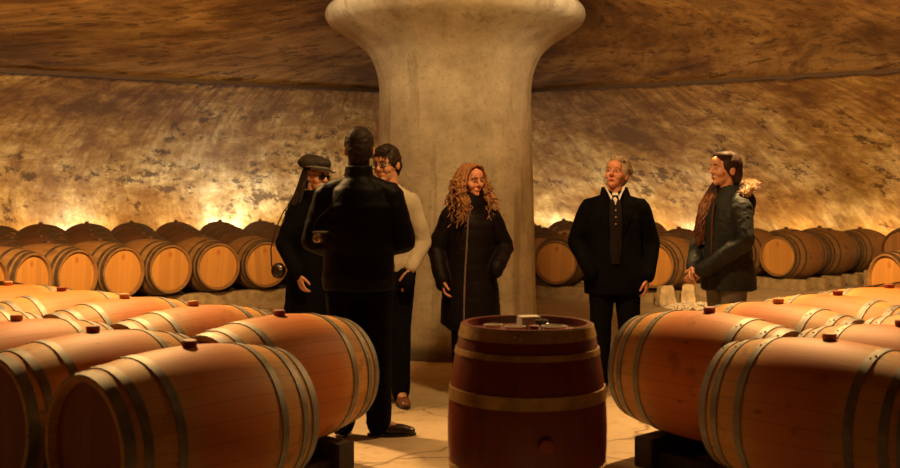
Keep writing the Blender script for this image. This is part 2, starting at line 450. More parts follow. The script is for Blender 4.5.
# the upright barrel in the aisle, its bung towards the camera
ub = empty('wine_barrel', (.335, 4.57, 0), 0, 'dark red varnished barrel standing upright in the aisle', 'barrel')
for nm, me in [('staves', BM['stand']['body']), ('barrel_head', BM['stand']['headA']), ('barrel_head', BM['stand']['headB'])] + [('hoop', q) for q in BM['stand']['hoops']] + [('bung', BM['stand']['bung'])]:
    o = link(nm, me, ub); 
    o.matrix_local = Matrix.Translation((0, 0, BL * .48)) @ Matrix.Rotation(R(98.5), 4, 'Z') @ Matrix.Diagonal((1, 1, .96, 1)) @ Matrix.Rotation(-PI / 2, 4, 'Y')

# barrels in concentric rows round the pillar
RING = [4.9, 5.95, 7.0, 8.05, 9.1]
RZ = .52 - BR
RISE = [0, .02, .04, .07, .1]
rows = {}
def hidden(px0, px1, k):
    for a, b in ((276, 540), (574, 650)):
        if px0 > a and px1 < b: return True
    return False
for k, r0 in enumerate(RING):
    rb = r0 + BL / 2
    step = .755 / rb
    # start so that the front row meets the heads seen in the photo
    aL0 = R(-39.1)
    for side in (-1, 1):
        if side < 0: angs = [aL0 + (j - 8) * step + (k % 2) * step * .5 for j in range(22)]
        else: angs = [R(90 - 73.1) + (j - 3) * step + (k % 2) * step * .4 for j in range(26)]
        for a in angs:
            deg = math.degrees(a)
            if side < 0 and (deg > -4): continue
            if side > 0:
                if deg < 4: continue
                if k == 0 and (36 < deg < 66): continue
                if k in (1, 2) and deg > (36, 30)[k - 1]: continue
                if k == 3 and deg > 23: continue
                if k == 4 and 22 < deg < 46.5: continue
            dx, dy = math.sin(a), math.cos(a)
            ps = []
            for rr in (r0, r0 + BL):
                for t in (-.34, .34):
                    for z in (.2, .86):
                        ps.append(px_of(CX + rr * dx + t * dy, CY + rr * dy - t * dx, z))
            lo, hi = min(q[0] for q in ps), max(q[0] for q in ps)
            if abs(deg) > 92: continue
            if hi < 2 or lo > 898 or hidden(lo, hi, k): continue
            rows.setdefault((k, side), []).append(((lo + hi) / 2, a))
def ringb(loc, ang, lab, grp, tilt, kind='ring'):
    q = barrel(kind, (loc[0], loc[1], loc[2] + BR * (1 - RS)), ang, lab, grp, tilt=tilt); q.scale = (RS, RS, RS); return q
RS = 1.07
LD = Vector((.75, .66)).normalized()
for i, (hx, hy, who) in enumerate(((4.98, 16.0, 'the line right of the long haired woman, its round head in view'), (4.48, 16.56, 'the line directly behind the back of the long haired woman'), (3.98, 17.1, 'the line farthest behind the long haired woman'))):
    for j, pos in enumerate(('nearest barrel', 'middle barrel', 'farthest barrel')):
        c = Vector((hx, hy)) + LD * (.51 + 1.03 * j); w_ = who.split(',')[0]
        if i == 2 and j == 2: continue      # nothing of it shows
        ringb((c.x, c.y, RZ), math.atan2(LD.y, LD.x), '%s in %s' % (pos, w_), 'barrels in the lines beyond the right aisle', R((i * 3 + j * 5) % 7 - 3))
ROWN = ['front row', 'second row', 'third row', 'fourth row', 'row nearest the wall']
rr = random.Random(5)
for (k, side), lst in rows.items():
    lst.sort()
    for j, (px, a) in enumerate(lst):
        rb = RING[k] + BL / 2
        side_n = 'left' if side < 0 else 'right'
        if j == 0: o_ = 'leftmost barrel'
        elif j == len(lst) - 1: o_ = 'rightmost barrel'
        else: o_ = ORD[j] + ' barrel from the left'
        lab = '%s, ring %s, %s of the pillar' % (o_, ROWN[k], side_n)
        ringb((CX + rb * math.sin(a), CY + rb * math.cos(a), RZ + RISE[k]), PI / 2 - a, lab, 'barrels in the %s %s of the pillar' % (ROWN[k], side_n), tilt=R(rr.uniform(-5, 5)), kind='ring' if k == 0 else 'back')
kn = 2
for off in (.24, .79):      # straight kerbs under the lines beyond the aisle
    LN = Vector((-LD.y, LD.x))
    for j in range(3):
        c = Vector((4.48, 16.56)) + LD * (off + 1.03 * j); h = RZ + BR - RS * rad(.275 / RS)
        mb = MB(); mb.box((0, 0, h / 2), (.16, 2.3, h), None, .008); o = mb.build('trim_%d' % kn, M['kerb'], None, False); kn += 1
        o['kind'] = 'structure'; o.location = (c.x, c.y, 0); o.rotation_euler.z = math.atan2(LD.y, LD.x)
for k, r0 in enumerate(RING):
    for side in (-1, 1):
        segs = []
        if side < 0: segs = [(R(-112), R(-3))]
        elif k == 0: segs = [(R(3), R(36)), (R(65), R(100))]
        elif k in (1, 2): segs = [(R(3), R((37, 32)[k - 1]))]
        elif k == 3: segs = [(R(3), R(25))]
        else: segs = [(R(3), R(24)), (R(44.5), R(90))]
        for a0, a1 in segs:
            for off in (.2, .75):
                h = RZ + RISE[k] + BR - RS * rad((off - BL / 2) / RS)
                arc_kerb('trim_%d' % kn, r0 + off, .16, h, a0, a1); kn += 1

# stone blocks and pale gravel at the end of the front row, right of the pillar
def stone(loc, sx, sy, sz, rz, label, seed):
    mb = MB(); mb.box((0, 0, sz / 2), (sx, sy, sz), None, .02)
    bmesh.ops.subdivide_edges(mb.bm, edges=mb.bm.edges[:], cuts=3, use_grid_fill=True)
    for v in mb.bm.verts:
        t = v.co.z / sz
        v.co.x *= 1 - .25 * t; v.co.y *= 1 - .2 * t
        if v.co.z > .02: v.co += Vector((noise.noise(v.co * 12 + Vector((seed, 0, 0))), noise.noise(v.co * 12 + Vector((0, seed, 0))), noise.noise(v.co * 12 + Vector((0, 0, seed))))) * .018
    o = mb.build('stone_block', M['stone'], None, True, 50); o.location = loc; o.rotation_euler.z = rz
    return tag(o, label, 'stone', 'stone blocks by the barrel ring')
stone((2.82, 13.75, 0), .24, .2, .27, .3, 'rough pale stone block on the floor right behind the grey haired man', 3)
stone((3.22, 14.2, 0), .2, .18, .25, -.2, 'smaller stone block behind the hands of the long haired woman', 8)
mb = MB(); rg = random.Random(3)
for k in range(420):
    a = rg.uniform(0, 2 * PI); q = math.sqrt(rg.random()); x = q * math.cos(a) * .34; y = q * math.sin(a) * .3
    z = .085 * (1 - q * q); s_ = rg.uniform(.012, .024)
    mb.ell((x, y, z * rg.uniform(.4, 1) + s_ * .4), (s_, s_ * rg.uniform(.6, 1), s_ * .6), Euler((rg.random(), rg.random(), rg.random())).to_matrix(), 6, 4)
o = mb.build('gravel_heap', M['gravel'], None, False); o.location = (3.1, 13.45, 0)
tag(o, 'small heap of white gravel on the floor by the stone blocks', 'gravel', None, 'stuff')
#PEOPLE-BEGIN
# ------------------------------------------------------------------ people
def skin_mat(name, col):
    n = NT(name); o = n.obj(); f = n.noise(o, 30, 3)
    c = n.ramp(f, (.3, tuple(v * .85 for v in col)), (.7, tuple(min(1, v * 1.12) for v in col)))
    n.bump(n.noise(o, 220, 2), .1, .001)
    return n.set(color=c, rough=.5, spec=.35, sss=.05)
def cloth_mat(name, col, rough=.85, weave=140, bump=.25, spec=.2, sheen=0.0):
    n = NT(name); o = n.obj(); f = n.noise(o, 6, 4); g = n.noise(o, weave, 3)
    c = n.ramp(f, (.3, tuple(v * .75 for v in col)), (.7, tuple(min(1, v * 1.25) for v in col)))
    n.bump(g, bump, .002)
    return n.set(color=c, rough=rough, spec=spec, sheen=sheen)
def hair_mat(name, a, b):
    n = NT(name); o = n.obj(); f = n.noise(n.vmul(o, (90, 90, 14)), 1.0, 4)
    c = n.ramp(f, (.35, a), (.65, b)); n.bump(f, .5, .004)
    return n.set(color=c, rough=.62, spec=.25)
M['skin'] = skin_mat('fair_skin', (.62, .32, .2)); M['skin_tan'] = skin_mat('tan_skin', (.46, .23, .13)); M['skin_red'] = skin_mat('ruddy_skin', (.62, .27, .16))
M['black_wool'] = cloth_mat('black_wool', (.0035, .0035, .004), spec=.05); M['black_puffer'] = cloth_mat('black_nylon', (.0035, .0035, .0045), .55, 60, .15, .1)
M['black_denim'] = cloth_mat('black_denim', (.004, .004, .005), spec=.06); M['plum_black'] = cloth_mat('black_plum_quilting', (.006, .0035, .004), .6, 60, .2, .12)
M['navy_parka'] = cloth_mat('dark_slate_parka', (.02, .024, .026), .65, 90, .3, .25)
M['sweater'] = cloth_mat('cream_sweater', (.42, .37, .28), .9, 160, .5, .15, .2); M['white_shirt'] = cloth_mat('white_shirt', (.75, .73, .7))
M['brown_knit'] = cloth_mat('dark_brown_knit', (.009, .005, .004)); M['grey_jeans'] = cloth_mat('grey_jeans', (.2, .18, .15), .85, 120, .3)
M['leather'] = cloth_mat('dark_leather', (.02, .01, .006), .35, 50, .1, .5); M['brown_leather'] = cloth_mat('brown_leather', (.12, .045, .02), .32, 50, .1, .5)
M['hair_dark'] = hair_mat('dark_hair', (.008, .005, .004), (.025, .014, .009)); M['hair_grey'] = hair_mat('grey_blond_hair', (.24, .18, .11), (.5, .4, .27))
M['hair_curly'] = hair_mat('auburn_blond_hair', (.13, .048, .018), (.46, .23, .085)); M['hair_brown'] = hair_mat('brown_hair', (.012, .006, .004), (.045, .018, .01))
M['hair_auburn'] = hair_mat('auburn_lengths', (.045, .016, .008), (.2, .075, .03))
M['fur'] = hair_mat('tan_fur', (.3, .2, .11), (.58, .43, .28)); M['fur_dark'] = hair_mat('brown_fur', (.2, .11, .05), (.5, .33, .18))
M['eye'] = plain('eye_white', (.6, .55, .5), .25, .05); M['iris'] = plain('dark_iris', (.015, .01, .008), .2, .1)
M['lip'] = plain('lip', (.4, .1, .075), .45, .1); M['brow_grey'] = plain('grey_brow', (.3, .2, .12), .8); M['brow_dark'] = plain('dark_brow', (.015, .009, .006), .8)
M['lens'] = plain('dark_lens', (.008, .006, .006), .12, .1, spec=.6); M['steel'] = plain('steel', (.6, .58, .55), .3, .1, metal=.9)
M['cap'] = cloth_mat('grey_cap_cloth', (.045, .04, .036), .7); M['cap_band'] = cloth_mat('pale_band', (.2, .18, .16), .5)
M['white_dish'] = plain('white_dish', (.8, .77, .7), .3, .05); M['black_plastic'] = plain('black_plastic', (.01, .01, .01), .3, .2, spec=.5)

def rx(v, a): return Matrix.Rotation(a, 4, 'X')
class Body:
    """one figure, 1.75 m tall in its own frame, facing -Y, then scaled to its height"""
    def __init__(s, name_label, cat, loc, yaw, H, head, skin, seed, lean=(0, 0)):
        s.k = H / 1.75; s.S = Matrix.Scale(s.k, 4); s.seed = seed; s.skin = skin
        s.root = empty('person', loc, R(yaw), name_label, cat)
        y, p, r = head
        s.hp = Vector((lean[0], lean[1], 1.52))
        s.HM = s.S @ Matrix.Translation(s.hp) @ Matrix.Rotation(R(y), 4, 'Z') @ Matrix.Rotation(R(r), 4, 'Y') @ Matrix.Rotation(R(-p), 4, 'X')
        s.mb = MB(s.S)
    def M(s): return MB(s.S)
    def Hd(s): return MB(s.HM)
    def body(s, fem=False, arms=(), legs=(), lean=(0, 0)):
        mb = s.mb; w = .9 if fem else 1.0; lx, ly = lean
        mb.loft([(.84, .12, .08, 0, .01), (.93, .14, .092, 0, .015), (1.06, .12 * w, .085, lx * .3, .005 + ly * .3), (1.2, .135 * w, .092, lx * .6, ly * .6), (1.3, .14 * w, .092, lx * .8, .005 + ly * .8), (1.38, .10 * w, .07, lx, .012 + ly), (1.44, .06, .055, lx, .018 + ly)])
        mb.cap((lx, .018 + ly, 1.42), s.hp + Vector((0, .005, .06)), .062 * (.88 if fem else 1), .055 * (.85 if fem else 1))
        for a in arms:
            mb.chain([a['sh'], a['el'], a['wr']], [.036 * w, .034 * w, .025 * w], 14)
            if a.get('hand'): s.hand(mb, a)
        for l in legs:
            mb.chain([l['hip'], l['kn'], l['an']], [.07, .05, .036], 14)
            mb.cap(l['an'], Vector(l['an']) + Vector(l['toe']) * .1 + Vector((0, 0, -.05)), .035, .03)
        # head
        h = MB(s.HM); f = .95 if fem else 1.0
        h.ell((0, 0, .13), (.076 * f, .096, .100)); h.ell((0, -.035, .06), (.056 * f, .06, .064)); h.ell((0, -.072, .018), (.026 * f, .026, .022))
        for q in (-1, 1):
            h.ell((q * .036, -.062, .082), (.03, .034, .03)); h.ell((q * .078 * f, .012, .1), (.011, .022, .033))
            h.cap((q * .012, -.092, .133), (q * .045, -.082, .136), .013, .011)
            h.ell((q * .011, -.104, .083), (.010, .011, .009))
        h.cap((0, -.094, .125), (0, -.118, .087), .010, .0125); h.ell((0, -.088, .047), (.024, .016, .012)); h.ell((0, -.08, .155), (.055 * f, .03, .045))
        for v in h.bm.verts: pass
        tmp = bpy.data.meshes.new('t'); h.bm.to_mesh(tmp); h.bm.free(); mb.bm.from_mesh(tmp); bpy.data.meshes.remove(tmp)
        s.o = mb.remesh('body', s.skin, s.root, .0052, 3)
    def face(s, brow='brow_dark', lips=True, eyes=True, look=0):
        for q in (-1, 1):
            if eyes:
                h = s.Hd(); h.ell((q * .0325, -.083, .1135), (.0145, .0125, .0095), None, 12, 8); e = h.build('eye', M['eye'], s.root)
                h = s.Hd(); h.ell((q * .0325 + look, -.0935, .1135), (.0062, .0035, .0068), None, 10, 6); i = h.build('iris', M['iris'], e)
                h = s.Hd(); h.tube([(q * .018, -.093, .118), (q * .032, -.0985, .1235), (q * .049, -.089, .118)], .0028, .0022, 6); h.build('eyelid', s.skin, e)
            h = s.Hd(); h.tube([(q * .014, -.1045, .135), (q * .032, -.1025, .142), (q * .052, -.0875, .136)], .0045, .003, 6, .8); h.build('eyebrow', M[brow], s.root)
        if lips:
            h = s.Hd(); h.ell((0, -.1, .0505), (.021, .0065, .0045), None, 12, 6); h.ell((0, -.0985, .0435), (.018, .0075, .005), None, 12, 6); h.build('lips', M['lip'], s.root)
    def hand(s, mb, a):
        wr = Vector(a['wr']); d = Vector(a['dir']).normalized(); side = Vector(a['side']).normalized()
        side = (side - d * side.dot(d)).normalized(); pn = d.cross(side).normalized() * a.get('flip', 1)   # palm side: fingers curl to pn; thumb on +side
        rot = Matrix((side, d, pn)).transposed(); q = a.get('hs', 1.0)
        mb.ell(wr + d * .05 * q, (.038 * q, .052 * q, .016 * q), rot)
        cu = a.get('curl', 25)
        for i, (off, L) in enumerate(((.028, .072), (.0095, .08), (-.0095, .074), (-.027, .058))):
            p = wr + d * .088 * q + side * off * q; ang = R(cu * .6 + 4 * i); pts = [p - d * .02]; pts.append(p)
            for t in (.42, .33, .27):
                p = p + (d * math.cos(ang) + pn * math.sin(ang)) * L * t * q; pts.append(p); ang += R(cu)
            mb.chain(pts, [.0095, .009, .0085, .008, .007], 8)
        p = wr + d * .03 * q + side * .03 * q
        t1 = p + (side * .6 + d * .7 + pn * .35) * .034 * q; t2 = t1 + (side * .2 + d * .9 + pn * .4) * .03 * q; t3 = t2 + (d * .9 + pn * .5) * .022 * q
        mb.chain([p - side * .015, p, t1, t2, t3], [.012, .0125, .0115, .0105, .009], 8)
    def wrinkle(s, amp, sc, extra=None):
        sd = Vector((s.seed * 3.1, 0, 0))
        def f(co):
            q = co * sc; w = noise.noise(Vector((q.x, q.y, q.z * .8)) + sd) * amp + (1 - abs(noise.noise(q * 2.1 + sd)) * 2) * amp * .45
            return w + (extra(co) if extra else 0)
        return f
    def coat(s, name, mat, rings, arms, sl=(.07, .06, .048), collar=None, amp=.006, sc=9, extra=None, vox=.009, lean=(0, 0), shw=1.0, n=32):
        mb = s.M(); mb.loft([(q[0], q[1] * (.84 if q[0] >= 1.39 else .95), *q[2:]) for q in rings], n)
        for a in arms:
            sh = Vector(a['sh']); q = 1 if sh.x > 0 else -1
            mb.cap((sh.x * .38, sh.y + .012, 1.428), sh + Vector((0, 0, -.002)), .056 * shw, sl[0] * .92, 16)
            wr = Vector(a['wr']); el = Vector(a['el']); w2 = el + (wr - el) * a.get('cuff', .96)
            mb.chain([sh, el, w2], sl, 16)
            if a.get('pocket'): mb.ell(wr + (wr - el).normalized() * .03, (.055, .05, .07))
        if collar: mb.loft(collar, 24)
        return mb.remesh(name, mat, s.root, vox, 4, s.wrinkle(amp, sc, extra))
    def trousers(s, mat, legs, rad=(.1, .072, .06), name='trousers', amp=.004, pocket=None):
        mb = s.M()
        if pocket: mb.ell(pocket, (.05, .06, .075))
        mb.loft([(.80, .13, .1, 0, .01), (.86, .17, .118, 0, .015), (.95, .172, .12, 0, .015), (1.03, .15, .108, 0, .01)])
        for l in legs:
            an = Vector(l['an']); kn = Vector(l['kn'])
            mb.chain([l['hip'], kn, an + Vector((0, 0, -.015))], rad, 16)
        return mb.remesh(name, mat, s.root, .009, 4, s.wrinkle(amp, 11))
    def shoes(s, mat, legs, heel=0):
        for l in legs:
            an = Vector(l['an']); t = Vector(l['toe']).normalized(); sd = Vector((-t.y, t.x, 0)); g = 0
            mb = s.M(); rot = Matrix((sd, t, Vector((0, 0, 1)))).transposed()
            base = Vector((an.x, an.y, 0))
            mb.ell(base + Vector((0, 0, .05)), (.042, .06, .052), rot); mb.ell(base + t * .09 + Vector((0, 0, .034)), (.046, .1, .034), rot); mb.ell(base + t * .16 + Vector((0, 0, .027)), (.04, .05, .027), rot)
            mb.cap(an + Vector((0, 0, -.02)), an + Vector((0, 0, .02)), .044, .046)
            sh = mb.remesh('shoe', mat, s.root, .006, 3)
            for v in sh.data.vertices:
                if v.co.z < .006: v.co.z = .003
            mb = s.M(); c = [base + rot @ Vector((x, y, 0)) for x, y in [(.046 * math.cos(i * PI / 12) * (1 if math.sin(i * PI / 12) > 0 else .9), .075 + .14 * math.sin(i * PI / 12)) for i in range(24)]]
            mb.loops([[p + Vector((0, 0, z)) for p in c] for z in (0, .014)]); mb.build('sole', M['black_plastic'], sh, False)

def arms_legs(L, Rr, hipx=.09, feet=((.1, 0), (-.1, 0)), toes=((.15, -1), (-.15, -1)), shx=.168, shz=1.372, lean=(0, 0), knf=.02):
    arms = []
    for d, q in ((L, 1), (Rr, -1)):
        a = dict(d); a.setdefault('sh', (q * shx + lean[0], .01 + lean[1], shz)); arms.append(a)
    legs = []
    for (fx, fy), (tx, ty), q in zip(feet, toes, (1, -1)):
        an = Vector((fx, fy, .085)); hip = Vector((q * hipx, .01, .9)); kn = (an + hip) / 2 + Vector((0, -knf, .03))
        legs.append({'hip': hip, 'kn': kn, 'an': an, 'toe': Vector((tx, ty, 0)).normalized()})
    return arms, legs

def hair_short(b, mat, vol=.012, front=.0, seed=0, amp=.006, top=.0, back=True):
    h = MB(b.HM)
    h.ell((0, .012, .142 + top), (.078 + vol, .09 + vol * .6, .088 + vol + top))
    h.ell((0, .045, .105), (.072 + vol * .7, .062, .08))
    h.ell((0, .05, .06), (.055, .045, .05))
    h.ell((.01, -.05, .205 + top), (.058, .045, .028 + vol * .6))
    for q in (-1, 1): h.ell((q * .074, .0, .135), (.013, .035, .045))
    def d(co):
        p = b.HM.inverted() @ co
        return amp * noise.noise(Vector((p.x * 55, p.y * 25 + seed, p.z * 55))) + amp * .7 * noise.noise(co * 28)
    return h.remesh('hair', M[mat], b.root, .006, 2, d)

# ---- man in a black puffer jacket, seen from behind
def man_from_behind():
    b = Body('person in a black quilted jacket seen from behind, dark hair, hands held in front', 'person', (-.555, 6.42, 0), 176, 1.87, (14, -3, 0), M['skin_tan'], 1)
    arms, legs = arms_legs({'el': (.262, .02, 1.11), 'wr': (.13, -.2, 1.02), 'dir': (-1, -.35, 0), 'side': (0, 0, 1), 'hand': 1, 'curl': 30},
                           {'el': (-.262, .03, 1.11), 'wr': (-.13, -.2, 1.06), 'dir': (1, -.35, 0), 'side': (0, 0, 1), 'hand': 1, 'curl': 30, 'flip': -1},
                           feet=((.09, .03), (-.115, .02)), toes=((.3, -1), (-1, -.12)), shx=.182)
    b.body(False, arms, legs); b.face(lips=True)
    quilt = lambda co: -.003 * max(0, abs(math.sin(co.z * 31)) ** -.0 - abs(math.sin(co.z * 31)) ** .35) if abs(co.x) < .5 else 0
    b.coat('jacket', M['black_puffer'], [(.83, .215, .15, 0, .01), (.9, .222, .16, 0, .012), (1.02, .212, .15, 0, .01), (1.16, .22, .155, 0, .01), (1.3, .225, .155, 0, .01), (1.4, .19, .125, 0, .012), (1.46, .11, .09, 0, .015)],
           arms, (.076, .07, .052), [(1.41, .1, .09, 0, .02), (1.48, .082, .08, 0, .015), (1.535, .076, .078, 0, .012)], .005, 8, quilt)
    b.trousers(M['black_denim'], legs, (.11, .082, .072)); b.shoes(M['leather'], legs)
    hair_short(b, 'hair_dark', .008, seed=2, top=.004, amp=.003)
    mb = b.M(); mb.loft([(1.5, .062, .066, 0, .014), (1.585, .06, .064, 0, .012)], 24); mb.build('sweater_collar', M['brown_knit'], b.root)
man_from_behind()

# ---- young man with glasses in a pale sweater
def man_in_sweater():
    b = Body('person in a cream sweater and dark trousers, black hair and glasses', 'person', (-.43, 7.42, 0), -24, 1.8, (-8, -5, -4), M['skin_tan'], 2)
    arms, legs = arms_legs({'el': (.235, .06, 1.1), 'wr': (.195, -.06, .93), 'dir': (-.1, -.25, -1), 'side': (0, -1, 0), 'hand': 1, 'curl': 10, 'pk': 1},
                           {'el': (-.26, .03, 1.13), 'wr': (-.2, -.09, .92), 'dir': (.15, -.3, -1), 'side': (0, -1, 0), 'hand': 1, 'flip': -1}, feet=((.1, -.02), (-.085, .04)), toes=((.75, -1), (-.2, -1)), shx=.165)
    b.body(False, arms, legs); b.face(look=-.003)
    b.coat('sweater', M['sweater'], [(.9, .178, .128, 0, .012), (.96, .19, .14, 0, .012), (1.05, .18, .13, 0, .01), (1.2, .185, .135, 0, .01), (1.32, .192, .13, 0, .01), (1.41, .16, .105, 0, .012), (1.465, .09, .08, 0, .015)],
           arms, (.064, .056, .042), [(1.42, .085, .08, 0, .015), (1.495, .072, .074, 0, .01)], .006, 8)
    b.trousers(M['black_denim'], legs, (.1, .075, .062), pocket=(.185, -.085, .84)); b.shoes(M['brown_leather'], legs)
    h = hair_short(b, 'hair_dark', .014, seed=4, top=.006, amp=.005)
    mb = b.Hd()
    for k in range(16):     # fringe swept over the forehead
        x = -.06 + .12 * k / 15
        mb.tube([(x * .8, -.06, .235 - abs(x) * .4), (x, -.1, .21 - abs(x) * .3), (x * 1.05 + .008, -.108 + abs(x) * .25, .165 + .012 * math.sin(k * 2.1))], .013, .004, 6)
    mb.build('fringe', M['hair_dark'], h)
    mb = b.Hd()
    for q in (-1, 1):
        mb.tube([(q * .034 + .024 * math.cos(t * PI / 8), -.112 + .006 * abs(math.cos(t * PI / 8)), .111 + .019 * math.sin(t * PI / 8)) for t in range(17)], .0026, None, 6)
        mb.tube([(q * .058, -.104, .115), (q * .079, -.03, .115), (q * .081, .02, .11)], .0024, None, 6)
    mb.tube([(-.011, -.115, .116), (.011, -.115, .116)], .0024, None, 6); mb.build('glasses', M['black_plastic'], b.root)
man_in_sweater()

# ---- woman in a flat cap and sunglasses
def woman_in_cap():
    b = Body('person in a long black coat, grey peaked cap and sunglasses', 'person', (-1.02, 7.85, 0), 38, 1.72, (14, -4, 6), M['skin'], 3)
    arms, legs = arms_legs({'el': (.245, .02, 1.12), 'wr': (.14, -.2, 1.0), 'dir': (-.5, -.6, -.35), 'side': (0, -.3, 1), 'hand': 1, 'curl': 35},
                           {'el': (-.25, .02, 1.12), 'wr': (-.2, -.12, .9), 'dir': (.1, -.4, -1), 'side': (0, -1, 0), 'hand': 1, 'flip': -1}, shx=.15, shz=1.36, feet=((.09, 0), (-.09, .03)))
    b.body(True, arms, legs); b.face(eyes=False)
    b.coat('coat', M['black_wool'], [(.5, .25, .2, 0, .03), (.7, .225, .175, 0, .02), (.92, .205, .15, 0, .015), (1.05, .178, .13, 0, .01), (1.2, .18, .135, 0, .01), (1.31, .178, .125, 0, .01), (1.4, .14, .1, 0, .012), (1.46, .09, .085, 0, .015)],
           arms, (.068, .06, .052), [(1.4, .1, .095, 0, .01), (1.49, .085, .085, 0, .005), (1.52, .08, .08, 0, .005)], .007, 7)
    b.trousers(M['black_denim'], legs, (.095, .066, .052)); b.shoes(M['leather'], legs)
    mb = b.Hd(); rg = random.Random(4)
    for k in range(46):      # long dark hair down the back and over both shoulders
        a = rg.uniform(-.2, PI + .2); x = math.cos(a) * .082; y = .02 + math.sin(a) * .085
        mb.tube([(x * .85, y * .9, .17), (x * 1.08, y * 1.1, .08), (x * 1.2 + rg.uniform(-.02, .02), y + .01, .02), (x * 1.5 + rg.uniform(-.03, .03), y + rg.uniform(-.01, .03), -.06), (x * 1.75 + rg.uniform(-.04, .04), y + rg.uniform(0, .05), -.13), (x * 1.7 + rg.uniform(-.05, .05), y + rg.uniform(0, .06), rg.uniform(-.3, -.18))], .014, .004, 6)
    mb.build('hair', M['hair_dark'], b.root)
    mb = b.Hd(); mb.ell((0, .03, .205), (.122, .135, .058)); mb.ell((0, .04, .225), (.105, .112, .05)); mb.ell((0, -.03, .215), (.09, .09, .045)); mb.ell((0, .012, .182), (.095, .11, .03))
    cp = mb.remesh('cap', M['cap'], b.root, .006, 3, lambda co: .004 * noise.noise(co * 40))
    mb = b.Hd(); mb.lathe([(.098, .170), (.103, .172), (.103, .184), (.098, .186)], 40, wrap=True)
    for v in mb.bm.verts: pass
    bd = mb.build('cap_band', M['cap_band'], cp); bd.matrix_local = Matrix()
    # scale the band to the oval of the head
    for v in bd.data.vertices:
        p = b.HM.inverted() @ v.co; p.y = p.y * 1.12 + .008; v.co = b.HM @ p
    mb = b.Hd(); rings = []
    for i in range(13):
        a = R(-150 + 120 * i / 12); q = []
        for (rr_, z) in ((.088, .178), (.125 + .03 * math.sin(PI * i / 12), .158), (.125 + .03 * math.sin(PI * i / 12), .152), (.088, .17)): q.append((math.cos(a) * rr_, .006 + math.sin(a) * rr_ * 1.1, z))
        rings.append(q)
    mb.loops(rings); mb.build('peak', M['cap'], cp, True)
    mb = b.Hd()
    for q in (-1, 1): mb.ell((q * .034, -.107, .108), (.028, .009, .023), Euler((0, 0, q * .25)).to_matrix())
    g = mb.build('sunglasses', M['lens'], b.root)
    mb = b.Hd(); mb.tube([(-.012, -.112, .115), (.012, -.112, .115)], .003, None, 6)
    for q in (-1, 1): mb.tube([(q * .06, -.095, .115), (q * .078, -.03, .115), (q * .08, .02, .11)], .003, None, 6)
    mb.build('frame', M['black_plastic'], g)
    return b
wc = woman_in_cap()

